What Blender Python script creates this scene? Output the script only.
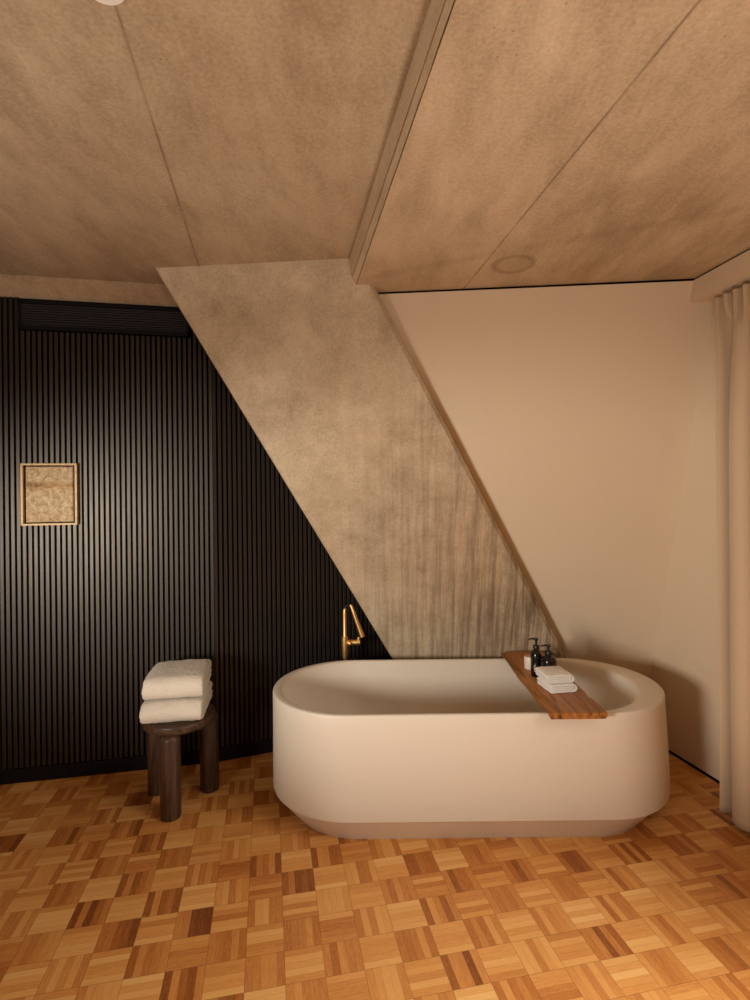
import bpy, bmesh, math, random
from mathutils import Vector, Matrix, noise
PI = math.pi
random.seed(7)
D = bpy.data
C = bpy.context.scene.collection
for o in list(D.objects): D.objects.remove(o)

# ------------------------------------------------------------------ camera
cam = D.cameras.new('camera'); cam_o = D.objects.new('camera', cam); C.objects.link(cam_o)
cam_o.location = (0, 0, 1.4545); cam_o.rotation_euler = (PI/2, 0.0108, 0)
cam.sensor_fit = 'VERTICAL'; cam.sensor_height = 36; cam.sensor_width = 27
cam.lens = 19.166; cam.shift_y = -0.0052; cam.clip_start = .02
bpy.context.scene.camera = cam_o

# ------------------------------------------------------------------ light
sc = bpy.context.scene
sc.view_settings.view_transform = 'Standard'; sc.view_settings.look = 'None'
sc.view_settings.exposure = 0.0; sc.view_settings.gamma = 1; sc.view_settings.use_curve_mapping = False
w = D.worlds.new('world'); sc.world = w; w.use_nodes = True
w.node_tree.nodes['Background'].inputs[0].default_value = (1.0, .82, .62, 1)
w.node_tree.nodes['Background'].inputs[1].default_value = .05
def area(name, loc, direction, sx, sy, power, col, spread=180):
    l = D.lights.new(name, 'AREA'); l.shape = 'RECTANGLE'; l.size = sx; l.size_y = sy
    l.energy = power; l.color = col; l.spread = math.radians(spread)
    o = D.objects.new(name, l); C.objects.link(o); o.location = loc
    o.rotation_euler = Vector(direction).to_track_quat('-Z', 'Y').to_euler()
    return o
WARM = (1.0, .93, .83)
# daylight through an assumed, unseen tall window in the right wall, beside and behind the camera
area('assumed_window_light_right', (2.00, .60, 1.25), (-1, -.08, -.90), 1.6, 1.8, 39, WARM, 106)
# daylight through an assumed window in the wall behind the camera
area('assumed_window_light_behind', (-1.45, -3.02, 1.35), (0, 1, 0), 2.2, 1.9, 2.0, WARM)
# added upward fill spot, out of view, to brighten the concrete ceiling
up = D.lights.new('ceiling_fill_light', 'SPOT'); up.energy = 43; up.color = WARM
up.spot_size = math.radians(140); up.spot_blend = .6; up.shadow_soft_size = .15
upo = D.objects.new('ceiling_fill_light', up); C.objects.link(upo); upo.location = (.60, .74, .95); upo.rotation_euler = (PI, 0, 0)
# assumed unseen lamp, added left of the camera: its wide, low beam rakes the back of the room
sp = D.lights.new('assumed_key_light', 'SPOT'); sp.energy = 355; sp.color = WARM
sp.spot_size = math.radians(92); sp.spot_blend = .35; sp.shadow_soft_size = .36
spo = D.objects.new('assumed_key_light', sp); C.objects.link(spo); spo.location = (-1.90, -.60, 1.22)
spo.rotation_euler = (math.radians(88.0), 0, math.radians(62-90)); spo.scale = (1, .28, 1)  # cone squashed to keep the lit band wide and low
# added upward fill, apart from that lamp, for the left ceiling and step edge
su = D.lights.new('left_ceiling_fill', 'SPOT'); su.energy = 52; su.color = WARM
su.spot_size = math.radians(168); su.spot_blend = .5; su.shadow_soft_size = .2
suo = D.objects.new('left_ceiling_fill', su); C.objects.link(suo); suo.location = (-1.60, .30, 1.25); suo.rotation_euler = (PI, 0, 0)

# ------------------------------------------------------------------ plane maths
def V(*a): return Vector(a)
TH = .1974
DA = V(math.cos(TH), math.sin(TH), 0); NA = V(math.sin(TH), -math.cos(TH), 0)   # dark wall: direction, normal into room
RD = V(-math.sin(TH), math.cos(TH), 0)                                           # into the depth of the room
FOLD = V(-.887, 2.917, 0)
ZL, ZR = 2.569, 2.455
C1 = V(.0354, 2.6205, 2.455); NC = V(.08444, .95774, .27496).normalized()             # cream slope (normal away from room)
K = V(1.6135, 2.5111, 2.3514); NR = V(-.97546, -.21497, -.04751).normalized()          # right wall (normal into room)
PC = C1 - .09*NC                                                                # column face
def z_line(P, n, z, x):       # point of plane at height z and given x
    return V(x, P.y + (n.dot(V(0, 0, 0)) - n.x*(x-P.x) - n.z*(z-P.z))/n.y, z)
def meet(P, n, Q, m, z):      # point where two planes meet at height z
    a, b, e = n.x, n.y, n.dot(P) - n.z*z
    c, d, g = m.x, m.y, m.dot(Q) - m.z*z
    det = a*d - b*c
    return V((e*d - b*g)/det, (a*g - e*c)/det, z)

# ------------------------------------------------------------------ materials
def S(h):   # sRGB 0-255 -> linear
    return tuple(((c/255)/12.92 if c/255 <= .04045 else ((c/255+.055)/1.055)**2.4) for c in h) + (1,)
class Mat:
    def __init__(s, name, col=(200,200,200), rough=.6, metal=0, spec=.5):
        s.m = D.materials.new(name); s.m.use_nodes = True; s.t = s.m.node_tree
        s.b = s.t.nodes['Principled BSDF']
        s.b.inputs['Base Color'].default_value = S(col); s.b.inputs['Roughness'].default_value = rough
        s.b.inputs['Metallic'].default_value = metal; s.b.inputs['Specular IOR Level'].default_value = spec
    def n(s, kind, **kw):
        x = s.t.nodes.new(kind)
        for k, v in kw.items():
            if k.startswith('i_'):
                key = k[2:]; key = int(key) if key.isdigit() else key.replace('_', ' ')
                x.inputs[key].default_value = v
            else: setattr(x, k, v)
        return x
    def l(s, a, b): s.t.links.new(a, b)
    def math(s, op, a, b=None, c=None):
        x = s.n('ShaderNodeMath', operation=op)
        for i, v in enumerate((a, b, c)):
            if v is None: continue
            if hasattr(v, 'links'): s.l(v, x.inputs[i])
            else: x.inputs[i].default_value = v
        return x.outputs[0]
    def coord(s, scale=(1,1,1), rot=(0,0,0), which='Object'):
        t = s.n('ShaderNodeTexCoord'); mp = s.n('ShaderNodeMapping')
        mp.inputs['Scale'].default_value = scale; mp.inputs['Rotation'].default_value = rot
        s.l(t.outputs[which], mp.inputs[0]); return mp.outputs[0]
    def noise(s, vec, scale, detail=4, rough=.55, dist=0):
        x = s.n('ShaderNodeTexNoise'); x.inputs['Scale'].default_value = scale
        x.inputs['Detail'].default_value = detail; x.inputs['Roughness'].default_value = rough
        x.inputs['Distortion'].default_value = dist; s.l(vec, x.inputs['Vector']); return x.outputs['Fac']
    def ramp(s, fac, stops):
        r = s.n('ShaderNodeValToRGB'); e = r.color_ramp.elements
        while len(e) < len(stops): e.new(.5)
        for q, (p, c) in zip(e, stops): q.position = p; q.color = c
        s.l(fac, r.inputs[0]); return r.outputs[0]
    def mix(s, fac, a, b, blend='MIX'):
        x = s.n('ShaderNodeMix', data_type='RGBA', blend_type=blend)
        for i, v in ((0, fac), (6, a), (7, b)):
            if hasattr(v, 'links'): s.l(v, x.inputs[i])
            else: x.inputs[i].default_value = v
        return x.outputs[2]
    def bump(s, h, strength=.3, dist=.002):
        x = s.n('ShaderNodeBump'); x.inputs['Strength'].default_value = strength; x.inputs['Distance'].default_value = dist
        s.l(h, x.inputs['Height']); s.l(x.outputs[0], s.b.inputs['Normal'])
    def base(s, c): s.l(c, s.b.inputs['Base Color'])
g = lambda v: (v, v, v, 1)

def lerp_mask(M, vec, a, b, width):
    """1 close to the line a-b (given in object x, y), else 0"""
    sep = M.n('ShaderNodeSeparateXYZ'); M.l(vec, sep.inputs[0])
    d = (b - a).normalized(); n = V(-d.y, d.x, 0)
    x = M.math('MULTIPLY', sep.outputs[0], n.x); y = M.math('MULTIPLY', sep.outputs[1], n.y)
    dist = M.math('ABSOLUTE', M.math('SUBTRACT', M.math('ADD', x, y), a.x*n.x + a.y*n.y))
    mr = M.n('ShaderNodeMapRange', interpolation_type='SMOOTHSTEP')
    mr.inputs[1].default_value = 0; mr.inputs[2].default_value = width; mr.inputs[3].default_value = 1; mr.inputs[4].default_value = 0
    M.l(dist, mr.inputs[0]); return mr.outputs[0]

def concrete(name, dark, light, streak=None, seams=(), ring=None, pits=True, rz=0):
    M = Mat(name, light, .82, spec=.25)
    v = M.coord(); vs = M.coord(scale=(1, .35, 1), rot=(0, 0, rz))
    big = M.noise(vs, 1.7, 6, .62, .6); mid = M.noise(vs, 8, 6, .7); fine = M.noise(v, 90, 4, .7)
    f = M.math('ADD', M.math('MULTIPLY', big, .42), M.math('ADD', M.math('MULTIPLY', mid, .32), M.math('MULTIPLY', fine, .26)))
    col = M.ramp(f, [(.40, S(dark)), (.60, S(light))])
    warm = M.noise(M.coord(scale=(1, .5, 1), rot=(0, 0, rz+.5)), 1.1, 3, .5)
    col = M.mix(M.ramp(warm, [(.45, g(0)), (.75, g(.30))]), col, S((176, 128, 84)))
    if streak:
        st = M.noise(M.coord(scale=streak), 1, 5, .75)
        sep = M.n('ShaderNodeSeparateXYZ'); M.l(v, sep.inputs[0])
        # the stained half of the pour: low and to the right
        a = M.math('ADD', M.math('MULTIPLY', sep.outputs[0], .9), M.math('MULTIPLY', sep.outputs[2], -.35))
        reg = M.n('ShaderNodeMapRange'); reg.inputs[1].default_value = -.75; reg.inputs[2].default_value = .45; M.l(a, reg.inputs[0])
        sm = M.math('MULTIPLY', M.ramp(st, [(.42, g(0)), (.62, g(1))]), reg.outputs[0])
        col = M.mix(M.math('MULTIPLY', sm, .80), col, S((98, 78, 56)))
    if pits:
        vo = M.n('ShaderNodeTexVoronoi'); vo.inputs['Scale'].default_value = 26; M.l(v, vo.inputs['Vector'])
        vo2 = M.noise(v, 3.2, 2)
        pm = M.math('MULTIPLY', M.ramp(vo.outputs['Distance'], [(.05, g(1)), (.10, g(0))]), M.ramp(vo2, [(.5, g(0)), (.62, g(1))]))
        col = M.mix(M.math('MULTIPLY', pm, .45), col, S((70, 50, 32)))
    hgt = M.math('ADD', M.math('MULTIPLY', mid, .5), M.math('MULTIPLY', fine, .5))
    for a, b, wd, k, cc in seams:
        wob = M.noise(v, 5, 3)
        m = M.math('MULTIPLY', lerp_mask(M, v, a, b, wd), M.math('MULTIPLY', M.ramp(wob, [(.3, g(.35)), (.6, g(1))]), k))
        col = M.mix(m, col, S(cc))
    if ring:
        c, r, wd = ring
        sep = M.n('ShaderNodeSeparateXYZ'); M.l(v, sep.inputs[0])
        dx = M.math('SUBTRACT', sep.outputs[0], c.x); dy = M.math('SUBTRACT', sep.outputs[1], c.y)
        rr = M.math('SQRT', M.math('ADD', M.math('MULTIPLY', dx, dx), M.math('MULTIPLY', dy, dy)))
        dd = M.math('ABSOLUTE', M.math('SUBTRACT', rr, r))
        mr = M.n('ShaderNodeMapRange'); mr.inputs[2].default_value = wd; mr.inputs[3].default_value = .38; mr.inputs[4].default_value = 0; M.l(dd, mr.inputs[0])
        col = M.mix(mr.outputs[0], col, S((96, 72, 46)))
        inn = M.n('ShaderNodeMapRange'); inn.inputs[1].default_value = r-.01; inn.inputs[2].default_value = r; inn.inputs[3].default_value = .14; inn.inputs[4].default_value = 0; M.l(rr, inn.inputs[0])
        col = M.mix(inn.outputs[0], col, S((128, 100, 66)))
    M.base(col); M.bump(hgt, .35, .004)
    return M.m

MAT = {}
MAT['ceil_left'] = concrete('concrete_ceiling_left', (160, 138, 110), (208, 186, 156), rz=-TH,
    seams=[(V(-.578, 1.217, 0), V(-.832, 2.5385, 0), .007, .55, (92, 66, 42))])
MAT['ceil_right'] = concrete('concrete_ceiling_right', (166, 142, 112), (214, 190, 158), rz=-TH,
    seams=[(V(.673, 1.084, 0), V(.468, 2.435, 0), .006, .75, (82, 58, 36)), (V(1.333, 1.877, 0), V(.493, 2.233, 0), .06, .16, (96, 70, 44))],
    ring=(V(.616, 2.33, 0), .085, .02))
MAT['column'] = concrete('concrete_column', (172, 153, 126), (222, 204, 175), streak=(30, 3, 1.1))
MAT['band'] = concrete('concrete_beam_edge', (196, 174, 142), (236, 216, 184), pits=False)  # paler than the slabs: light on the step edge put into the colour

def plaster(name, col, rough=.75):
    M = Mat(name, col, rough, spec=.3); v = M.coord()
    n1 = M.noise(v, 1.2, 3); M.base(M.mix(M.math('MULTIPLY', n1, .12), S(col), S(tuple(c*.9 for c in col))))
    M.bump(M.noise(v, 220, 3), .08, .001); return M.m
MAT['cream'] = plaster('cream_plaster', (228, 210, 184))
MAT['cream_side'] = plaster('cream_plaster_side', (226, 206, 178))
MAT['room'] = plaster('room_plaster', (200, 176, 146))

def parquet():
    M = Mat('mosaic_parquet', (170, 110, 60), .38, spec=.4)
    v = M.coord(); sep = M.n('ShaderNodeSeparateXYZ'); M.l(v, sep.inputs[0])
    s = .12; u = M.math('DIVIDE', sep.outputs[0], s); t = M.math('DIVIDE', sep.outputs[1], s)
    iu = M.math('FLOOR', u); it = M.math('FLOOR', t); fu = M.math('FRACT', u); ft = M.math('FRACT', t)
    par = M.math('PINGPONG', M.math('ADD', iu, it), 1.0)            # 1 = strips run along u
    par = M.math('GREATER_THAN', par, .5); npar = M.math('SUBTRACT', 1, par)
    across = M.math('ADD', M.math('MULTIPLY', par, ft), M.math('MULTIPLY', npar, fu))
    along = M.math('ADD', M.math('MULTIPLY', par, fu), M.math('MULTIPLY', npar, ft))
    a5 = M.math('MULTIPLY', across, 5); strip = M.math('FLOOR', a5); fs = M.math('FRACT', a5)
    cid = M.n('ShaderNodeCombineXYZ'); M.l(iu, cid.inputs[0]); M.l(it, cid.inputs[1]); M.l(strip, cid.inputs[2])
    wn = M.n('ShaderNodeTexWhiteNoise', noise_dimensions='3D'); M.l(cid.outputs[0], wn.inputs['Vector'])
    cb = M.n('ShaderNodeCombineXYZ'); M.l(iu, cb.inputs[0]); M.l(it, cb.inputs[1]); cb.inputs[2].default_value = 77
    wb = M.n('ShaderNodeTexWhiteNoise', noise_dimensions='3D'); M.l(cb.outputs[0], wb.inputs['Vector'])
    gv = M.n('ShaderNodeCombineXYZ')
    M.l(M.math('ADD', M.math('MULTIPLY', along, .5), M.math('MULTIPLY', wn.outputs['Value'], 37)), gv.inputs[0])
    M.l(M.math('ADD', M.math('MULTIPLY', across, 5.0), M.math('MULTIPLY', iu, 3.1)), gv.inputs[1])
    M.l(M.math('ADD', it, M.math('MULTIPLY', wn.outputs['Value'], 11)), gv.inputs[2])
    grain = M.noise(gv.outputs[0], 5.0, 6, .75, .5)
    fine = M.noise(gv.outputs[0], 16.0, 4, .8)
    tone = M.math('ADD', M.math('MULTIPLY', wn.outputs['Value'], .25), M.math('MULTIPLY', wb.outputs['Value'], .22))
    tone = M.math('ADD', tone, M.math('ADD', M.math('MULTIPLY', par, .13), M.math('MULTIPLY', grain, .34)))  # blocks with strips along u lighter: their sheen put into the tone
    tone = M.math('ADD', tone, M.math('MULTIPLY', fine, .32))
    tone = M.math('SUBTRACT', tone, .06)
    col = M.ramp(tone, [(.27, S((122, 66, 28))), (.42, S((186, 114, 52))), (.60, S((222, 156, 84))), (.88, S((244, 194, 122)))])
    e = M.math('MINIMUM', fs, M.math('SUBTRACT', 1, fs))
    e2 = M.math('MINIMUM', along, M.math('SUBTRACT', 1, along))
    eb = M.math('MINIMUM', across, M.math('SUBTRACT', 1, across))
    l1 = M.ramp(e, [(.0, g(.25)), (.05, g(0))]); l2 = M.ramp(M.math('MINIMUM', e2, eb), [(.0, g(.55)), (.012, g(0))])
    gap = M.math('MAXIMUM', l1, l2)
    M.base(M.mix(gap, col, S((64, 34, 16))))
    hh = M.math('SUBTRACT', M.math('MULTIPLY', grain, .25), gap)
    M.bump(hh, .25, .0012)
    M.l(M.math('ADD', .30, M.math('MULTIPLY', grain, .22)), M.b.inputs['Roughness'])
    return M.m
MAT['parquet'] = parquet()

def black_wood():
    M = Mat('black_stained_oak', (38, 33, 32), .42, spec=.68)
    v = M.coord(scale=(60, 60, 2.2)); gr = M.noise(v, 1, 6, .7, 1.2)
    M.base(M.ramp(gr, [(.35, S((18, 17, 20))), (.7, S((40, 35, 34)))]))
    M.b.inputs['Specular Tint'].default_value = (1, .86, .72, 1); M.l(M.ramp(gr, [(.3, g(.46)), (.7, g(.36))]), M.b.inputs['Roughness']); M.bump(gr, .25, .001); return M.m
MAT['slat'] = black_wood()
MAT['slat_back'] = Mat('black_backing', (9, 9, 13), .8, spec=.1).m
MAT['black_gap'] = Mat('black_shadow_gap', (5, 4, 4), .9, spec=.05).m
MAT['grille'] = Mat('black_grille_metal', (58, 58, 64), .45, spec=.6).m
MAT['skirting_dark'] = Mat('black_skirting', (14, 13, 19), .6, spec=.25).m

def solid_surface():
    M = Mat('tub_solid_surface', (226, 216, 200), .42, spec=.4)
    v = M.coord(); M.bump(M.noise(v, 60, 2), .01, .001); return M.m
MAT['tub'] = solid_surface()

def wood(name, dark, mid, light, scale, rough=.45, bump=.15):
    M = Mat(name, mid, rough, spec=.4)
    v = M.coord(scale=scale); n1 = M.noise(v, 1, 5, .6, 1.5); n2 = M.noise(M.coord(scale=tuple(q*5 for q in scale)), 1, 4, .7)
    f = M.math('ADD', M.math('MULTIPLY', n1, .75), M.math('MULTIPLY', n2, .25))
    M.base(M.ramp(f, [(.34, S(dark)), (.47, S(mid)), (.68, S(light))])); M.bump(n2, bump, .001); return M.m
MAT['board'] = wood('oiled_walnut_board', (70, 38, 16), (158, 100, 48), (198, 140, 80), (13, 1.2, 7), .4)
MAT['stool'] = wood('dark_stained_wood', (42, 28, 20), (70, 49, 35), (96, 70, 50), (34, 34, 3.0), .42)
MAT['stool_top'] = wood('dark_stained_wood_top', (42, 29, 21), (72, 51, 37), (96, 72, 52), (5, 40, 20), .42)
MAT['lid'] = wood('lid_wood', (120, 70, 34), (158, 98, 52), (180, 120, 70), (40, 8, 8), .5)

def terry(name, col, sc_=1.0):
    M = Mat(name, col, .95, spec=.1); v = M.coord()
    n1 = M.noise(v, 420*sc_, 3, .8); n2 = M.noise(v, 110*sc_, 3, .7)
    h = M.math('ADD', M.math('MULTIPLY', n1, .6), M.math('MULTIPLY', n2, .6))
    M.base(M.mix(n1, S(tuple(c*.93 for c in col)), S(col)))
    M.b.inputs['Sheen Weight'].default_value = .25; M.b.inputs['Sheen Roughness'].default_value = .5
    M.bump(h, .6, .004); return M.m
MAT['towel_big'] = terry('cream_terry', (226, 216, 200), .8)
MAT['towel_small'] = terry('white_terry', (250, 246, 238), 1.3)
def linen():
    M = Mat('curtain_linen', (206, 182, 152), .9, spec=.1)
    v = M.coord(scale=(1, 1, .6)); n1 = M.noise(v, 500, 2); M.base(M.mix(n1, S((196, 172, 142)), S((212, 190, 160))))
    M.b.inputs['Sheen Weight'].default_value = .2
    M.bump(n1, .25, .001); return M.m
MAT['linen'] = linen()
MAT['brass'] = Mat('brushed_brass', (240, 196, 128), .45, metal=1).m
MAT['black_rubber'] = Mat('black_hose', (22, 18, 16), .45).m
MAT['bottle'] = Mat('black_glass', (16, 13, 13), .16, spec=.6).m
MAT['pump'] = Mat('black_plastic', (20, 18, 18), .38).m
MAT['label'] = Mat('pale_label_print', (176, 162, 140), .6).m
MAT['ceramic'] = Mat('white_ceramic', (232, 222, 204), .4).m
MAT['gold_frame'] = wood('pale_gilt_frame', (170, 136, 84), (206, 172, 116), (224, 194, 138), (30, 30, 30), .42, .05)
MAT['white_plastic'] = Mat('white_lamp_trim', (240, 234, 222), .4).m
MAT['metal_dark'] = Mat('dark_window_frame', (60, 56, 52), .5).m
def artwork():
    M = Mat('cast_relief_artwork', (190, 160, 115), .7, spec=.3)
    v = M.coord(); n1 = M.noise(v, 42, 8, .82, .3); n2 = M.noise(M.coord(scale=(9, 9, 30)), 1, 5, .7, .8)
    c = M.ramp(n1, [(.34, S((150, 122, 84))), (.5, S((206, 180, 140))), (.66, S((240, 222, 190)))])
    sep = M.n('ShaderNodeSeparateXYZ'); M.l(v, sep.inputs[0])
    bandm = M.math('SUBTRACT', 1, M.math('MULTIPLY', M.math('ABSOLUTE', M.math('SUBTRACT', sep.outputs[2], .203)), 36))
    bandm = M.math('MAXIMUM', bandm, 0)
    c = M.mix(M.math('MULTIPLY', bandm, .8), c, M.ramp(n2, [(.4, S((110, 74, 40))), (.6, S((222, 180, 118)))]))
    M.base(c); M.bump(M.math('ADD', n1, M.math('MULTIPLY', bandm, .4)), .9, .008); return M.m
MAT['art'] = artwork()
def glass():
    M = Mat('window_glass', (255, 255, 255), .02); M.b.inputs['Transmission Weight'].default_value = 1; M.b.inputs['IOR'].default_value = 1.0; return M.m
MAT['glass'] = glass()

# ------------------------------------------------------------------ mesh helpers
def obj(name, bm, mat, parent=None, smooth=False, kind=None, label=None, cat=None, group=None, auto=None):
    bmesh.ops.recalc_face_normals(bm, faces=bm.faces[:])
    me = D.meshes.new(name); bm.to_mesh(me); bm.free()
    for m in (mat if isinstance(mat, list) else [mat]): me.materials.append(m)
    o = D.objects.new(name, me); C.objects.link(o)
    if parent: o.parent = parent
    if smooth:
        for p in me.polygons: p.use_smooth = True
    if auto:
        me.set_sharp_from_angle(angle=math.radians(auto))
    if kind: o['kind'] = kind
    if label: o['label'] = label
    if cat: o['category'] = cat
    if group: o['group'] = group
    return o
def thing(name, label, cat, loc=(0,0,0), rz=0, group=None):
    o = D.objects.new(name, None); C.objects.link(o); o.location = loc; o.rotation_euler = (0, 0, rz)
    o.empty_display_size = .05; o['label'] = label; o['category'] = cat
    if group: o['group'] = group
    return o
def add_box(bm, c, sz, mtx=None, bevel=0):
    r = bmesh.ops.create_cube(bm, size=1); vs = r['verts']
    for v in vs: v.co = V(v.co.x*sz[0], v.co.y*sz[1], v.co.z*sz[2]) + V(*c)
    if bevel:
        es = list({e for v in vs for e in v.link_edges})
        rb = bmesh.ops.bevel(bm, geom=es, offset=bevel, segments=2, affect='EDGES', profile=.6)
        vs = list({v for f in rb['faces'] for v in f.verts} | {v for v in vs if v.is_valid})
        # gather the whole island
        seen = set(vs); st = list(vs)
        while st:
            q = st.pop()
            for e in q.link_edges:
                ov = e.other_vert(q)
                if ov not in seen: seen.add(ov); st.append(ov)
        vs = list(seen)
    if mtx: bmesh.ops.transform(bm, matrix=mtx, verts=vs)
    return vs
def poly_prism(bm, pts, off, n_front=None):
    """closed solid between polygon pts and the same polygon moved by off"""
    a = [bm.verts.new(p) for p in pts]; b = [bm.verts.new(Vector(p)+off) for p in pts]
    bm.faces.new(a); bm.faces.new(b[::-1])
    for i in range(len(a)):
        j = (i+1) % len(a); bm.faces.new((a[i], a[j], b[j], b[i]))
    return a, b
def lathe(bm, prof, seg=32, c=(0,0,0)):
    rings = []
    for r, z in prof:
        rings.append([bm.verts.new((c[0]+r*math.cos(2*PI*k/seg), c[1]+r*math.sin(2*PI*k/seg), c[2]+z)) for k in range(seg)])
    for a, b in zip(rings, rings[1:]):
        for k in range(seg): bm.faces.new((a[k], a[(k+1)%seg], b[(k+1)%seg], b[k]))
    if prof[0][0] > 1e-6: bm.faces.new(rings[0][::-1])
    if prof[-1][0] > 1e-6: bm.faces.new(rings[-1])
def tube(bm, pts, rad, seg=12, caps=True):
    pts = [Vector(p) for p in pts]; rings = []
    rad = rad if isinstance(rad, (list, tuple)) else [rad]*len(pts)
    t0 = (pts[1]-pts[0]).normalized(); up = V(0,0,1) if abs(t0.z) < .9 else V(0,1,0)
    nrm = t0.cross(up).normalized()
    for i, p in enumerate(pts):
        t = ((pts[min(i+1, len(pts)-1)]-p).normalized() + (p-pts[max(i-1, 0)]).normalized()).normalized()
        nrm = (nrm - nrm.dot(t)*t).normalized(); bn = t.cross(nrm)
        rings.append([bm.verts.new(p + rad[i]*(math.cos(2*PI*k/seg)*nrm + math.sin(2*PI*k/seg)*bn)) for k in range(seg)])
    for a, b in zip(rings, rings[1:]):
        for k in range(seg): bm.faces.new((a[k], a[(k+1)%seg], b[(k+1)%seg], b[k]))
    if caps: bm.faces.new(rings[0][::-1]); bm.faces.new(rings[-1])
def arc(c, r, a0, a1, n, ax=V(1,0,0), ay=V(0,0,1)):
    return [Vector(c) + r*(math.cos(a0+(a1-a0)*i/n)*ax + math.sin(a0+(a1-a0)*i/n)*ay) for i in range(n+1)]

# ------------------------------------------------------------------ the room
YB = -3.2; XLEFT = -3.7
def RW(z, y):     # right wall x at height and depth
    return K.x - (NR.y*(y-K.y) + NR.z*(z-K.z))/NR.x
# floor: own axes follow the parquet
bm = bmesh.new()
add_box(bm, (0, 0, -.04), (9.6, 9.0, .08))
fl = obj('floor', bm, MAT['parquet'], kind='structure')
fl.location = (-.3996, 2.1716, 0); fl.rotation_euler = (0, 0, TH)
fl.data.transform(Matrix.Translation((.4, -1.2, 0)))

# ceiling: higher left slab, lower right slab, stepped edge between them
bm = bmesh.new()
bd = (V(-.1048, 2.497, 0) - V(.1381, 1.2006, 0)).normalized()           # direction of the step
def step(p, y): return V(p.x + bd.x*(y-p.y)/bd.y, y, 0)
EL = V(-.1048, 2.497, 0); ER = V(-.073, 2.489, 0)
a0, a1 = step(EL, YB), step(EL, 3.2); er = lambda y: V(.171 - .173*(y-1.078), y, 0); b0, b1 = er(YB), er(3.2)
poly_prism(bm, [V(XLEFT, YB, ZL), V(a0.x, YB, ZL), V(a1.x, 3.2, ZL), V(-1.3, 3.0, ZL), V(XLEFT, 2.5, ZL)], V(0,0,.2))
obj('ceiling', bm, MAT['ceil_left'], kind='structure')
bm = bmesh.new()
poly_prism(bm, [V(b0.x+.004, YB, ZR), V(2.6, YB, ZR), V(2.6, 3.2, ZR), V(b1.x+.004, 3.2, ZR)], V(0,0,.30))
obj('ceiling', bm, MAT['ceil_right'], kind='structure')
# stepped edge: broad face, groove, narrow chamfer
bm = bmesh.new()
sect = [(0.000, ZL+.02), (0.000, ZL-.001), (.0090, ZR+.034), (.0170, ZR+.036), (.0170, ZR+.029), (.0115, ZR+.026), (.0270, ZR-.001), (.0285, ZR+.014), (.044, ZR+.014), (.044, ZL+.02)]
rows = []
for yy in [YB + (3.0-YB)*i/140 for i in range(141)]:
    p = step(EL, yy); wob = (noise.noise(V(yy*9, 0, 0))*.0018)
    kk = max((er(yy).x - p.x)/.027, .2)
    rows.append([bm.verts.new((p.x + (dx*kk if k < 7 else .027*kk + dx - .027) + (wob if 3 < k < 7 else 0), yy, z)) for k, (dx, z) in enumerate(sect)])
for r0, r1 in zip(rows, rows[1:]):
    for k in range(len(sect)):
        j = (k+1) % len(sect); bm.faces.new((r0[k], r0[j], r1[j], r1[k]))
obj('trim_1', bm, MAT['band'], kind='structure')

# raw concrete column leaning across the back of the room
ax_ = lambda z, x: z_line(PC, NC, z, x)
def on_col(x, z): return V(x, PC.y - (NC.x*(x-PC.x) + NC.z*(z-PC.z))/NC.y, z)
# outline in (x, z) of the face: left edge through (-1.043,2.559) and (.098,.511); right edge through (.010,2.426) and (1.054,.528)
le = lambda z: -1.0630 + (2.5693-z)*(1.1530/2.0724)
re_ = lambda z: .0106 + (2.4344-z)*(1.0585/1.9199)
ztop = 2.62
bm = bmesh.new()
depth = .50*NC
n_rows = 40
def col_ring(z):
    l, r = le(z), re_(z)
    ch = .011; ch2 = .020
    jl = noise.noise(V(z*7, 3, 0))*.0022; jr = noise.noise(V(z*6, 9, 0))*.004
    out = [on_col(l+ch+jl, z), on_col(r-ch2+jr, z), on_col(r+jr*.3, z) + ch2*.9*NC, on_col(r+.001, z) + (.088+.10)*NC, on_col(r, z)+depth, on_col(l, z)+depth, on_col(l, z)+ch*NC]
    return out
prev = None
for i in range(n_rows*3+1):
    z = ztop + (-.02-ztop)*i/(n_rows*3)
    cur = [bm.verts.new(p) for p in col_ring(z)]
    if prev:
        for k in range(len(cur)):
            j = (k+1) % len(cur); bm.faces.new((prev[k], prev[j], cur[j], cur[k]))
    else: bm.faces.new(cur)
    prev = cur
bm.faces.new(prev[::-1])
# shuttering joint: a hairline rib across the face
p0, p1 = on_col(-.509, 1.654), on_col(.2286, 2.0342)
q = (p1-p0).normalized(); up = NC.cross(q).normalized()
for i in range(30):
    s0 = p0 + (p1-p0)*i/30; s1 = p0 + (p1-p0)*(i+1)/30
    hgt = .0016
    vs = [bm.verts.new(s0+up*.0035), bm.verts.new(s1+up*.0035), bm.verts.new(s1-up*.0035), bm.verts.new(s0-up*.0035), bm.verts.new(s0-hgt*NC), bm.verts.new(s1-hgt*NC)]
    bm.faces.new((vs[0], vs[1], vs[5], vs[4])); bm.faces.new((vs[4], vs[5], vs[2], vs[3]))
obj('trim_2', bm, MAT['column'], kind='structure')

# cream sloping wall right of the column
bm = bmesh.new()
zt = ZR - .012
def on_cream(x, z): return V(x, C1.y - (NC.x*(x-C1.x) + NC.z*(z-C1.z))/NC.y, z)
tr = meet(C1, NC, K, NR, zt); br = meet(C1, NC, K, NR, 0)
pts = [on_cream(re_(zt)-.12, zt), tr + V(.06, 0, 0), br + V(.06, 0, 0), on_cream(re_(0)-.12, 0)]
poly_prism(bm, pts, .08*NC)
obj('wall_back', bm, MAT['cream'], kind='structure')
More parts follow.
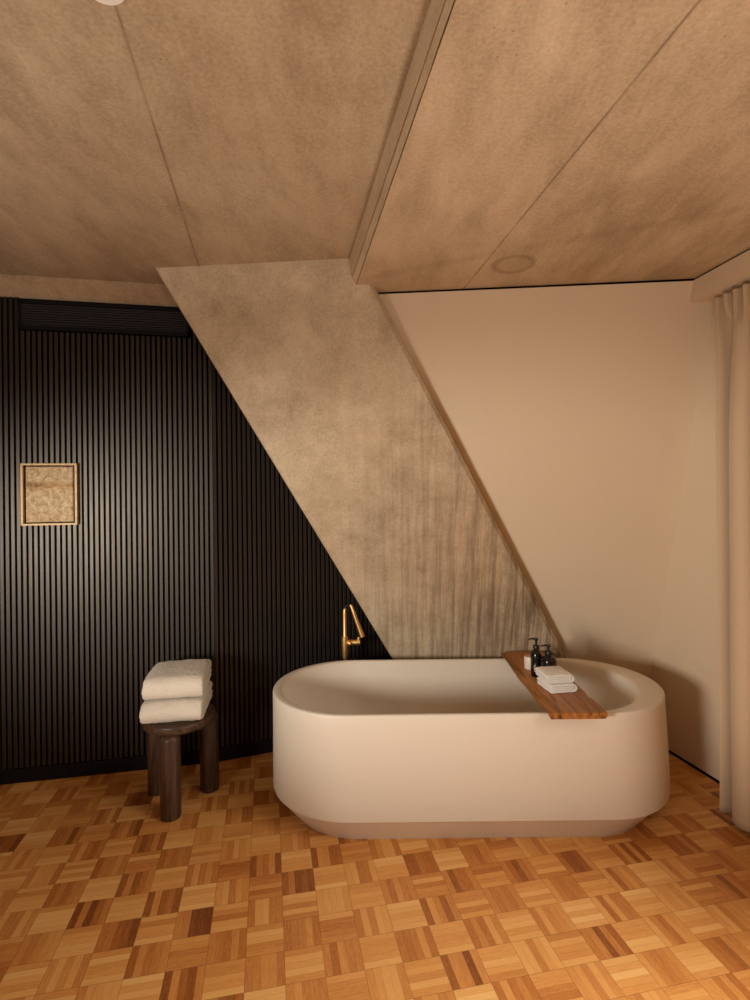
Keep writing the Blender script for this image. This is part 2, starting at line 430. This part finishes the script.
# black shadow gap along its top
bm = bmesh.new()
poly_prism(bm, [on_cream(re_(ZR)-.10, ZR+.01)+.012*NC, on_cream(1.60, ZR+.01)+.012*NC, on_cream(1.60, ZR-.03)+.012*NC, on_cream(re_(ZR)-.10, ZR-.03)+.012*NC], .02*NC)
obj('trim_3', bm, MAT['black_gap'], kind='structure')

# right wall: solid far piece, assumed tall window from y=2.36 towards and past the camera, end pier
WY0, WY1 = 2.30, -1.0
bm = bmesh.new()
def rw_piece(y0, y1, z0, z1):
    pts = [V(RW(z0, y0), y0, z0), V(RW(z0, y1), y1, z0), V(RW(z1, y1), y1, z1), V(RW(z1, y0), y0, z1)]
    poly_prism(bm, pts, V(.35, 0, 0))
rw_piece(WY0, 3.35, 0, 2.5); rw_piece(YB, WY1, 0, 2.5); rw_piece(WY1, WY0, 2.33, 2.5)
obj('wall_right', bm, MAT['cream_side'], kind='structure')
bm = bmesh.new()
pts = [V(RW(0, 3.2)-.004, 3.2, 0), V(RW(0, WY0)-.004, WY0, 0), V(RW(.013, WY0)-.004, WY0, .013), V(RW(.013, 3.2)-.004, 3.2, .013)]
poly_prism(bm, pts, V(.02, 0, 0))
obj('shadow_gap_right', bm, MAT['black_gap'], kind='structure')  # black strip for the gap at the wall foot, its shade given as colour
# assumed window frame and glass in that opening
bm = bmesh.new()
def frame_bars(bm, origin, du, length, z0, z1, nb, t=.05):
    a = math.atan2(du.y, du.x)
    def bar(s0, s1, za, zb):
        c = origin + du*((s0+s1)/2); add_box(bm, (0,0,0), (abs(s1-s0), t, zb-za), Matrix.Translation((c.x, c.y, (za+zb)/2)) @ Matrix.Rotation(a, 4, 'Z'))
    bar(0, length, z0, z0+t); bar(0, length, z1-t, z1)
    for i in range(nb+1):
        s = (length-t)*i/nb; bar(s, s+t, z0, z1)
wf0 = V(RW(1.2, WY0)+.25, WY0, 0); wf1 = V(RW(1.2, WY1)+.25, WY1, 0)
frame_bars(bm, wf0, (wf1-wf0).normalized(), (wf1-wf0).length, 0, 2.33, 3)
obj('assumed_window_1', bm, MAT['metal_dark'], kind='structure')

# pelmet box over the curtain
bm = bmesh.new()
s0 = V(1.506, 2.500, 0); sd = (V(1.550, 2.185, 0) - s0).normalized(); far = s0 - sd*.10; near = s0 + sd*5.4
inn = V(.10, .015, 0)
zp0, zp1 = 2.349, ZR-.010
poly_prism(bm, [V(far.x, far.y, zp0), V(near.x, near.y, zp0), V(near.x, near.y, zp1), V(far.x, far.y, zp1)], V(.24, 0, 0))
obj('trim_4', bm, MAT['cream_side'], kind='structure')
bm = bmesh.new()
poly_prism(bm, [V(far.x+.012, far.y, zp1-.002), V(near.x+.012, near.y, zp1-.002), V(near.x+.012, near.y, ZR+.01), V(far.x+.012, far.y, ZR+.01)], V(.2, 0, 0))
obj('trim_5', bm, MAT['black_gap'], kind='structure')

# dark slatted wall, two facets, as one cladding each
PITCH, SW, SD = .0264, .0178, .013
def slat_wall(name, org, d, n, s0, s1, ztop, gaps=None, ph=0):
    """org on slat front plane; n points into the room"""
    bm = bmesh.new()
    a = org + d*s0 - n*SD; b = org + d*s1 - n*SD
    poly_prism(bm, [V(a.x, a.y, 0), V(b.x, b.y, 0), V(b.x, b.y, ztop), V(a.x, a.y, ztop)], -n*.05)
    for f in bm.faces: f.material_index = 1
    k = math.ceil(s0/PITCH)
    while k*PITCH + ph < s1 - SW/2:
        s = k*PITCH + ph; z1 = ztop
        if gaps and gaps[0] < s < gaps[1]: z1 = gaps[2]
        c = .0015
        prof = [(s-SW/2, SD), (s-SW/2, c), (s-SW/2+c, 0), (s+SW/2-c, 0), (s+SW/2, c), (s+SW/2, SD)]
        lo = [bm.verts.new(org + d*x - n*y + V(0,0,.075)) for x, y in prof]
        hi = [bm.verts.new(org + d*x - n*y + V(0,0,z1)) for x, y in prof]
        for i in range(5): bm.faces.new((lo[i], lo[i+1], hi[i+1], hi[i]))
        bm.faces.new(lo); bm.faces.new(hi[::-1]); k += 1
    return obj(name, bm, [MAT['slat'], MAT['slat_back']], kind='structure')
ZW = 2.487
slat_wall('wall_left', FOLD, DA, NA, -2.95, .000, ZW, gaps=(-.955, -.115, 2.318), ph=-.0095+PITCH*0)
DB = (V(-.609, 3.024, 0) - FOLD).normalized(); NB = V(DB.y, -DB.x, 0)
slat_wall('wall_left', FOLD, DB, NB, .0, 1.5, 2.60, ph=.0105)
bm = bmesh.new()
for org, d, n, s0, s1 in ((FOLD, DA, NA, -2.95, .002), (FOLD, DB, NB, 0, 1.5)):
    a, b = org+d*s0+n*.004, org+d*s1+n*.004
    poly_prism(bm, [V(a.x, a.y, 0), V(b.x, b.y, 0), V(b.x, b.y, .072), V(a.x, a.y, .072)], -n*.02)
obj('baseboard_left', bm, MAT['skirting_dark'], kind='structure')
# concrete strip between slats and ceiling
bm = bmesh.new()
a, b = FOLD + DA*(-2.95) + NA*.085, FOLD + DA*.12 + NA*.085
a2, b2 = FOLD + DA*(-2.95) - NA*.01, FOLD + DA*.12 - NA*.01
vs = [V(a.x,a.y,ZL+.02), V(b.x,b.y,ZL+.02), V(b2.x,b2.y,ZL+.02), V(a2.x,a2.y,ZL+.02), V(a.x,a.y,ZL-.005), V(b.x,b.y,ZL-.005), V(b2.x,b2.y,ZW), V(a2.x,a2.y,ZW)]
q = [bm.verts.new(p) for p in vs]
for f in ((0,1,2,3), (4,5,6,7), (0,1,5,4), (1,2,6,5), (2,3,7,6), (3,0,4,7)): bm.faces.new([q[i] for i in f])
obj('trim_6', bm, MAT['ceil_left'], kind='structure')

# the unseen rest of the shell
bm = bmesh.new()
a = FOLD + DA*(-2.95)
add_box(bm, (a.x-.03, (a.y+YB)/2, ZL/2), (.08, a.y-YB+.1, ZL))
obj('wall_left', bm, MAT['room'], kind='structure')
bm = bmesh.new()
wx0, wx1, wz0, wz1 = -2.55, -.35, .4, 2.3
for (x0, x1, z0, z1) in ((XLEFT, wx0, 0, ZL), (wx1, 2.6, 0, ZL), (wx0, wx1, 0, wz0), (wx0, wx1, wz1, ZL)):
    add_box(bm, ((x0+x1)/2, YB-.06, (z0+z1)/2), (x1-x0, .12, z1-z0))
obj('wall_front', bm, MAT['room'], kind='structure')
bm = bmesh.new()
frame_bars(bm, V(wx0, YB-.04, 0), V(1, 0, 0), wx1-wx0, wz0, wz1, 2)
obj('assumed_window_2', bm, MAT['metal_dark'], kind='structure')  # assumed window, out of view behind the camera

# air grille set in the slats
t = thing('air_grille', 'long black louvred air grille set into the top of the dark slatted wall', 'vent', FOLD + DA*(-.952) + V(0,0,2.324), TH)
bm = bmesh.new(); L = .835; H = .150
add_box(bm, (L/2, -.002, .008), (L, .016, .016)); add_box(bm, (L/2, -.002, H-.008), (L, .016, .016))
add_box(bm, (.006, -.002, H/2), (.012, .016, H)); add_box(bm, (L-.006, -.002, H/2), (.012, .016, H))
obj('frame', bm, MAT['skirting_dark'], t)
bm = bmesh.new()
for k in range(9):
    z = .024 + k*.0130
    add_box(bm, (0,0,0), (L-.024, .010, .0030), Matrix.Translation((L/2, .001, z)) @ Matrix.Rotation(math.radians(-35), 4, 'X'))
obj('louvre_slats', bm, MAT['grille'], t)
bm = bmesh.new(); add_box(bm, (L/2, .009, H/2), (L, .004, H)); obj('backing', bm, MAT['slat_back'], t)

# framed relief on the slats
pc = FOLD + DA*(-.951) ; pl = V(-1.8195, 2.731, 1.316); pw, ph = .263, .318
t = thing('framed_artwork', 'small framed beige relief artwork hanging on the dark slatted wall', 'artwork', V(-1.808, 2.733, 1.316), TH)
bm = bmesh.new(); fw, fd = .010, .026
add_box(bm, (pw/2, -fd/2, fw/2), (pw, fd, fw), bevel=.0012); add_box(bm, (pw/2, -fd/2, ph-fw/2), (pw, fd, fw), bevel=.0012)
add_box(bm, (fw/2, -fd/2, ph/2), (fw, fd, ph-2*fw)); add_box(bm, (pw-fw/2, -fd/2, ph/2), (fw, fd, ph-2*fw))
obj('frame', bm, MAT['gold_frame'], t)
bm = bmesh.new(); add_box(bm, (pw/2, -.003, ph/2), (pw-.012, .006, ph-.012)); obj('backing', bm, MAT['black_gap'], t, label='dark backing board')
bm = bmesh.new()
nx, nz = 60, 72; x0, x1, z0, z1 = .017, pw-.021, .015, ph-.015
grid = []
for j in range(nz+1):
    row = []
    for i in range(nx+1):
        x = x0+(x1-x0)*i/nx; z = z0+(z1-z0)*j/nz
        edge = min(i, nx-i, j, nz-j)
        d = .0030*noise.fractal(V(x*60, z*60, 2), .8, 2, 5) + .005*math.exp(-((z-.205)/.016)**2)*(.5+noise.noise(V(x*40, z*70, 5)))
        row.append(bm.verts.new((x + (.001*noise.noise(V(0, z*90, 1)) if i in (0, nx) else 0), (-.015 - d) if edge else -.006, z)))
    grid.append(row)
for j in range(nz):
    for i in range(nx): bm.faces.new((grid[j][i], grid[j][i+1], grid[j+1][i+1], grid[j+1][i]))
o = obj('relief_panel', bm, MAT['art'], t, smooth=True)

# ------------------------------------------------------------------ bathtub
XL, XR, YF, YK, ZT = -.494, 1.332, 2.181, 2.931, .549
def stadium(xl, xr, yf, yk, n=28, ns=14):
    """loop of points, counter-clockwise, squarish-round ends"""
    r = (yk-yf)/2; cy = (yf+yk)/2; pts = []
    cxr, cxl = xr-r, xl+r
    for i in range(n+1):
        a = -PI/2 + PI*i/n; pts.append((cxr + r*math.cos(a), cy + r*math.sin(a)))
    for i in range(1, ns): pts.append((cxr + (cxl-cxr)*i/ns, yk))
    for i in range(n+1):
        a = PI/2 + PI*i/n; pts.append((cxl + r*math.cos(a), cy + r*math.sin(a)))
    for i in range(1, ns): pts.append((cxl + (cxr-cxl)*i/ns, yf))
    return pts
def inset(e, dl=0, dr=0): return (XL+e+dl, XR-e-dr, YF+e, YK-e)
loops = []
def L_(z, e, dl=0, dr=0): loops.append((z, stadium(*inset(e, dl, dr))))
bm = bmesh.new()
tb = thing('bathtub', 'white freestanding oval bathtub on parquet before the concrete column', 'bathtub', (.44, 2.563, 0))
# outside, from the plinth up
L_(.0, .069, .03, .03); L_(.004, .067, .03, .03); L_(.100, .010); L_(.108, .004); L_(.112, -.001, .0, -.015); L_(.122, -.002, .0, -.015); L_(.20, -.002, 0, -.014); L_(.32, -.001, 0, -.010)
L_(ZT-.05, 0); L_(ZT-.010, .000); L_(ZT-.004, .0015); L_(ZT-.001, .0045); L_(ZT, .009)
# rim and basin
L_(ZT, .017, .014, .085); L_(ZT-.002, .022, .017, .092); L_(ZT-.010, .027, .020, .098); L_(ZT-.03, .031, .025, .106); L_(ZT-.10, .038, .045, .130)
L_(ZT-.20, .050, .085, .175); L_(ZT-.30, .068, .14, .235); L_(ZT-.36, .090, .18, .28); L_(ZT-.395, .125, .22, .32); L_(ZT-.405, .18, .27, .37)
rings = [[bm.verts.new((x-.44, y-2.563, z)) for x, y in pts] for z, pts in loops]
for a, b in zip(rings, rings[1:]):
    n = len(a)
    for k in range(n): bm.faces.new((a[k], a[(k+1)%n], b[(k+1)%n], b[k]))
bm.faces.new(rings[0][::-1]); bm.faces.new(rings[-1])
obj('tub_body', bm, MAT['tub'], tb, smooth=True, auto=38)
bm = bmesh.new(); lathe(bm, [(.0001, .001), (.026, .001), (.030, .004), (.030, .0)], 24, (.10, 0, ZT-.405+.0005)); obj('drain', bm, MAT['brass'], tb, smooth=True, label='brass drain cover')

# ------------------------------------------------------------------ board across the tub
bx, by0, by1, bz, bt = .806, 2.128, 2.950, ZT, .024
bm = bmesh.new()
N = 60; secs = []
for i in range(N+1):
    s = i/N; y = by0 + (by1-by0)*s
    l = -.122 + .004*math.sin(s*9) + .006*noise.noise(V(s*6, 1, 0)) + .002*noise.noise(V(s*30, 4, 0))
    r = .119 + .005*noise.noise(V(s*7, 8, 0)) - .008*math.exp(-((s-.22)/.03)**2) - .004*math.sin(s*5) + .003*noise.noise(V(s*25, 2, 0))
    secs.append((y, l, r))
rows = []
for y, l, r in secs:
    rows.append([bm.verts.new(p) for p in ((l+.010, y, 0), (l+.002, y, bt*.55), (l, y, bt-.003), (l+.003, y, bt), (0, y, bt), (r-.003, y, bt), (r, y, bt-.003), (r-.004, y, bt*.5), (r-.012, y, 0))])
for r0, r1 in zip(rows, rows[1:]):
    for k in range(9): j = (k+1) % 9; bm.faces.new((r0[k], r0[j], r1[j], r1[k]))
bm.faces.new(rows[0]); bm.faces.new(rows[-1][::-1])
for k, vtx in enumerate(rows[-1]):
    if vtx.co.x > -.03: vtx.co.y += .030 if vtx.co.x > -.02 else .0
bmesh.ops.translate(bm, verts=bm.verts[:], vec=V(0, -2.54, 0))
o = obj('bath_board', bm, MAT['board'], label='live-edge wooden board laid across the bathtub rim', cat='bath board', auto=50)
o.location = (bx, 2.54, bz)
ZB = ZT + bt

# ------------------------------------------------------------------ towels
def towel_mesh(Lx, Ly, H, seed, waist=1.0):
    """double-folded terry: section in x-z (big fold at +x), extruded along y"""
    t = H/4; hx = Lx/2; cl = []
    zc = [t*(.5+i) for i in range(4)]
    def lin(xa, xb, z, n=10): return [(xa+(xb-xa)*i/n, z) for i in range(n+1)]
    def turn(x, za, zb, side, n=8):
        c, r = (za+zb)/2, abs(zb-za)/2; sg = 1 if zb > za else -1
        return [(x + side*r*math.sin(PI*i/n), c - sg*r*math.cos(PI*i/n)) for i in range(1, n)]
    rb, rs = 1.5*t, .5*t
    cl += lin(-hx+.3*t, hx-rb-.5*t, zc[0]) + turn(hx-rb-.5*t, zc[0], zc[3], 1, 12) + lin(hx-rb-.5*t, -hx+t, zc[3])
    cl += turn(-hx+t, zc[3], zc[2], -1) + lin(-hx+t, hx-rb-.5*t-.2*t, zc[2]) + turn(hx-rb-.7*t, zc[2], zc[1], 1) + lin(hx-rb-.7*t, -hx+.1*t, zc[1])
    n = len(cl); th = t*.475
    bm = bmesh.new(); ny = 14; rings = []
    left, right = [], []
    for i in range(n):
        a, b = cl[max(i-1, 0)], cl[min(i+1, n-1)]; dx, dz = b[0]-a[0], b[1]-a[1]; l = math.hypot(dx, dz) or 1
        left.append((cl[i][0]-dz/l*th, cl[i][1]+dx/l*th)); right.append((cl[i][0]+dz/l*th, cl[i][1]-dx/l*th))
    prof = left + right[::-1]; m = len(prof)
    ctr = cl + cl[::-1]
    ys = [-.5, -.49, -.47] + [-.47+.94*i/ny for i in range(1, ny)] + [.47, .49, .5]
    for yy in ys:
        e = .5-abs(yy); sq = 1 if e > .029 else (.82 if e > .005 else .5)
        ring = []
        for (x, z), (cx_, cz_) in zip(prof, ctr):
            px = cx_+(x-cx_)*sq; pz = cz_+(z-cz_)*sq
            wv = .05*t*noise.noise(V(px*26+seed, yy*5, pz*20))
            sag = -.35*t*(abs(px/hx)**3)*(pz/H) - .3*t*(abs(yy*2)**5)*(pz/H)
            ring.append(bm.verts.new((px + .03*Lx*noise.noise(V(seed, pz*30/H*.1, yy*2))*.5, yy*Ly*(1+.02*noise.noise(V(px*12, pz*60, seed))), max(pz+sag+wv*2, .0008))))
        rings.append(ring)
    for a, b in zip(rings, rings[1:]):
        for k in range(m): bm.faces.new((a[k], a[(k+1)%m], b[(k+1)%m], b[k]))
    for rg, flip in ((rings[0], 0), (rings[-1], 1)):
        for i in range(n-1):
            f = (rg[i], rg[i+1], rg[m-2-i], rg[m-1-i]); bm.faces.new(f[::-1] if flip else f)
    return bm
def towel(name, bm, mat, loc, rz, label, group, fluff):
    o = obj(name, bm, mat, smooth=True, label=label, cat='towel', group=group)
    o.location = loc; o.rotation_euler = (0, 0, rz)
    sb = o.modifiers.new('sub', 'SUBSURF'); sb.levels = 2; sb.render_levels = 2
    tx = D.textures.new(name+'_fluff', 'CLOUDS'); tx.noise_scale = fluff[1]; tx.noise_depth = 2
    dm = o.modifiers.new('fluff', 'DISPLACE'); dm.texture = tx; dm.strength = fluff[0]; dm.mid_level = .5
    return o
# stack on the stool: big folds face the room
SX, SY = -.950, 2.555
towel('folded_bath_towel', towel_mesh(.335, .270, .101, 1.3), MAT['towel_big'], (SX-.010, SY+.016, .4205), TH-PI/2-.05, 'thick cream bath towel folded on the stool, lower of the two', 'bath towels stacked on the stool', (.004, .012))
towel('folded_bath_towel', towel_mesh(.330, .266, .104, 5.1), MAT['towel_big'], (SX-.009, SY+.024, .5255), TH-PI/2-.02, 'thick cream bath towel folded on the stool, upper of the two', 'bath towels stacked on the stool', (.004, .012))
# hand towels on the board
towel('folded_hand_towel', towel_mesh(.132, .130, .040, 2.2), MAT['towel_small'], (.812, 2.405, ZB+.0005), .16, 'small white hand towel folded on the bath board, lower of the two', 'hand towels stacked on the bath board', (.0030, .009))
towel('folded_hand_towel', towel_mesh(.132, .128, .040, 8.7), MAT['towel_small'], (.803, 2.410, ZB+.041), .10, 'small white hand towel folded on the bath board, upper of the two', 'hand towels stacked on the bath board', (.0030, .009))

# ------------------------------------------------------------------ stool
t = thing('stool', 'round dark-stained wooden three-legged stool standing by the slatted wall', 'stool', (SX, SY, 0))
bm = bmesh.new()
lathe(bm, [(.0001, .377), (.154, .377), (.160, .379), (.1645, .384), (.166, .391), (.166, .409), (.164, .416), (.158, .4195), (.0001, .4200)], 64)
obj('seat', bm, MAT['stool_top'], t, smooth=True)
for k, (lx, ly) in enumerate(((-.943, 2.420), (-1.088, 2.627), (-.837, 2.648))):
    bm = bmesh.new()
    lathe(bm, [(.0001, 0), (.039, 0), (.0440, .004), (.0455, .010), (.0455, .358), (.044, .366), (.039, .370), (.037, .3765), (.0001, .3765)], 40, (lx-SX, ly-SY, 0))
    obj('leg', bm, MAT['stool'], t, smooth=True)

# ------------------------------------------------------------------ tub filler
fx, fy = -.180, 3.022
t = thing('bath_tap', 'tall brass floor-standing tap with hand shower behind the bathtub', 'tap', (fx, fy, 0))
bm = bmesh.new()
lathe(bm, [(.0001, 0), (.052, 0), (.052, .008), (.048, .012), (.016, .014), (.0155, .016)], 32)
tube(bm, [(0,0,.012), (0,0,.46), (0,0,.50), (0,0,.52), (0,0,.54), (0,0,.64), (0,0,.652)], [.013, .013, .010, .010, .0165, .0190, .0190], 20)
obj('stand_pipe', bm, MAT['brass'], t, smooth=True, auto=40)
bm = bmesh.new()
tube(bm, [(0,0,.645), (0,0,.652), (0,0,.78), (.001,0,.805), (.004,0,.815)], [.014, .0115, .0110, .0100, .006], 18)
obj('riser_pipe', bm, MAT['brass'], t, smooth=True)
bm = bmesh.new()
tube(bm, [(.012,0,.618), (.060,0,.619), (.086,0,.620)], [.0165, .0165, .0165], 20); tube(bm, [(.076,-.004,.626), (.080,-.004,.650)], .008, 12)
obj('spout', bm, MAT['brass'], t, smooth=True, auto=40)
bm = bmesh.new(); tube(bm, [(.030,-.012,.619), (.030,-.030,.619), (.030,-.032,.619)], [.009, .009, .006], 16)
obj('lever', bm, MAT['brass'], t, smooth=True, auto=40)
bm = bmesh.new(); top = [V(.003,0,.808)] + arc((.020, 0, .812), .017, PI*.93, PI*.18, 12) + [V(.041, 0, .812)]
tube(bm, top, .0045, 10); obj('hose', bm, MAT['black_rubber'], t, smooth=True, label='black hose loop')
bm = bmesh.new(); tube(bm, [(.034,0,.832), (.040,0,.822), (.062,0,.757), (.095,-.002,.665), (.100,-.002,.650)], [.007, .0100, .0115, .0140, .0140], 18)
obj('hand_shower', bm, MAT['brass'], t, smooth=True, auto=40)

# ------------------------------------------------------------------ toiletries
def pump_bottle(label, x, y, R_, hb, hn, rz):
    t = thing('pump_bottle', label, 'bottle', (x, y, ZB), rz)
    bm = bmesh.new()
    lathe(bm, [(.0001, 0), (R_-.003, 0), (R_, .003), (R_, hb-.018), (R_-.003, hb-.009), (R_*.72, hb-.002), (.013, hb+.003), (.012, hb+.010), (.0001, hb+.010)], 36)
    obj('bottle_body', bm, MAT['bottle'], t, smooth=True, auto=50)
    bm = bmesh.new(); z = hb+.008
    lathe(bm, [(.0001, z), (.0145, z), (.0150, z+.002), (.0150, z+.016), (.0130, z+.019), (.0060, z+.020), (.0050, z+.021), (.0050, hn-.011), (.0001, hn-.011)], 28)
    obj('pump_collar', bm, MAT['pump'], t, smooth=True, auto=40)
    bm = bmesh.new(); lathe(bm, [(.0001, hn-.012), (.0085, hn-.012), (.0100, hn-.009), (.0100, hn-.002), (.0085, hn), (.0001, hn)], 24)
    tube(bm, [(0,0,hn-.004), (-.022,0,hn-.0035), (-.034,0,hn-.005), (-.037,0,hn-.009)], [.0045, .0038, .0032, .0030], 10)
    obj('pump_head', bm, MAT['pump'], t, smooth=True, auto=40)
    # printed strip on the glass
    bm = bmesh.new()
    for (z0, z1, a0, a1) in ((.030, .060, -2.30, -2.12), (.026, .068, -2.08, -2.02)):
        n = 6; lo = []; hi = []
        for i in range(n+1):
            a = a0 + (a1-a0)*i/n; lo.append(bm.verts.new(((R_+.0004)*math.cos(a), (R_+.0004)*math.sin(a), z0))); hi.append(bm.verts.new(((R_+.0004)*math.cos(a), (R_+.0004)*math.sin(a), z1)))
        for i in range(n): bm.faces.new((lo[i], lo[i+1], hi[i+1], hi[i]))
    obj('printed_label', bm, MAT['label'], t, label='pale print on the bottle')
    return t
pump_bottle('tall slim black pump bottle on the bath board beside the white jar', .769, 2.566, .0265, .122, .183, 0)
pump_bottle('shorter wide black pump bottle on the bath board behind the hand towels', .811, 2.514, .0365, .110, .166, .10)
t = thing('lidded_jar', 'small white jar with wooden lid on the bath board by the tall bottle', 'jar', (.771, 2.677, ZB))
bm = bmesh.new(); lathe(bm, [(.0001, 0), (.026, 0), (.029, .003), (.0295, .062), (.028, .064), (.0001, .064)], 36); obj('jar_body', bm, MAT['ceramic'], t, smooth=True, auto=50)
bm = bmesh.new(); lathe(bm, [(.0001, .064), (.0305, .064), (.031, .066), (.031, .074), (.029, .076), (.0001, .076)], 36); obj('lid', bm, MAT['lid'], t, smooth=True, auto=50, label='wooden lid')

# ------------------------------------------------------------------ curtain
def curtain():
    t = thing('curtain', 'floor-length beige pleated curtain hanging at the right edge', 'curtain', (1.60, 2.30, 0))
    d = sd                                          # along the pelmet, towards the camera
    nrm = V(-d.y, d.x, 0)
    if nrm.x < 0: nrm = -nrm                        # away from the room, towards the window
    nz, L = 90, 1.05; per = .140; n = 630; H0, H1 = .022, 2.328
    base = V(1.565, 2.408, 0); bm = bmesh.new(); rows = []
    for j in range(nz+1):
        z = H1 - (H1-H0)*(j/nz)**1.25; q = H1-z
        top = 1/(1+math.exp((q-.11)/.025))          # the pinched heading
        row = []
        for i in range(n+1):
            s = L*i/n; c = s/per
            wv = math.cos(2*PI*(c+.11))
            soft = math.copysign(abs(wv)**.6, wv)
            amp = .026 + .026*min(1, q/.6)
            fine = math.cos(2*PI*c*2.7); fine = math.copysign(abs(fine)**.45, fine)
            dv = (-soft*amp + .010*noise.noise(V(s*9, z*.9, 3)) + .004*math.cos(2*PI*c*2.7+.6)*math.exp(-q/.5))*(1-top) + (-fine*.022)*top
            du = (.024*math.sin(2*PI*(c+.11)+.5) + .012*noise.noise(V(s*6, z*1.2, 9)))*(1-top)*min(1, q/.35)
            if s < .03: du += 0
            p = base + d*(s+max(du, -s)) + nrm*dv
            row.append(bm.verts.new((p.x-1.60, p.y-2.30, z + (.004*noise.noise(V(s*9, 0, 0)) if j == nz else 0))))
        rows.append(row)
    for a, b in zip(rows, rows[1:]):
        for i in range(n): bm.faces.new((a[i], a[i+1], b[i+1], b[i]))
    o = obj('cloth', bm, MAT['linen'], t, smooth=True)
    so = o.modifiers.new('thick', 'SOLIDIFY'); so.thickness = .0025
    bm = bmesh.new()
    a = base - d*.05; b = base + d*(L+.3)
    tube(bm, [(a.x-1.60+.030, a.y-2.30, 2.341), (b.x-1.60+.030, b.y-2.30, 2.341)], .006, 10)
    obj('curtain_rail', bm, MAT['cream_side'], t)
    for k in range(8):
        bm = bmesh.new(); p = base + d*(.055*(k+.5)); tube(bm, [(p.x-1.60+.012, p.y-2.30, 2.334), (p.x-1.60+.012, p.y-2.30, 2.296)], .0025, 8)
        obj('hook', bm, MAT['metal_dark'], t)
curtain()

# ------------------------------------------------------------------ ceiling spot at the top edge of the picture
t = thing('ceiling_downlight', 'small round white downlight on the concrete ceiling, top left', 'ceiling light', (-.577, 1.151, ZL))
bm = bmesh.new(); lathe(bm, [(.0001, -.004), (.028, -.004), (.030, -.010), (.044, -.010), (.047, -.006), (.047, 0), (.0001, 0)], 40)
obj('trim_ring', bm, MAT['white_plastic'], t, smooth=True, auto=40)
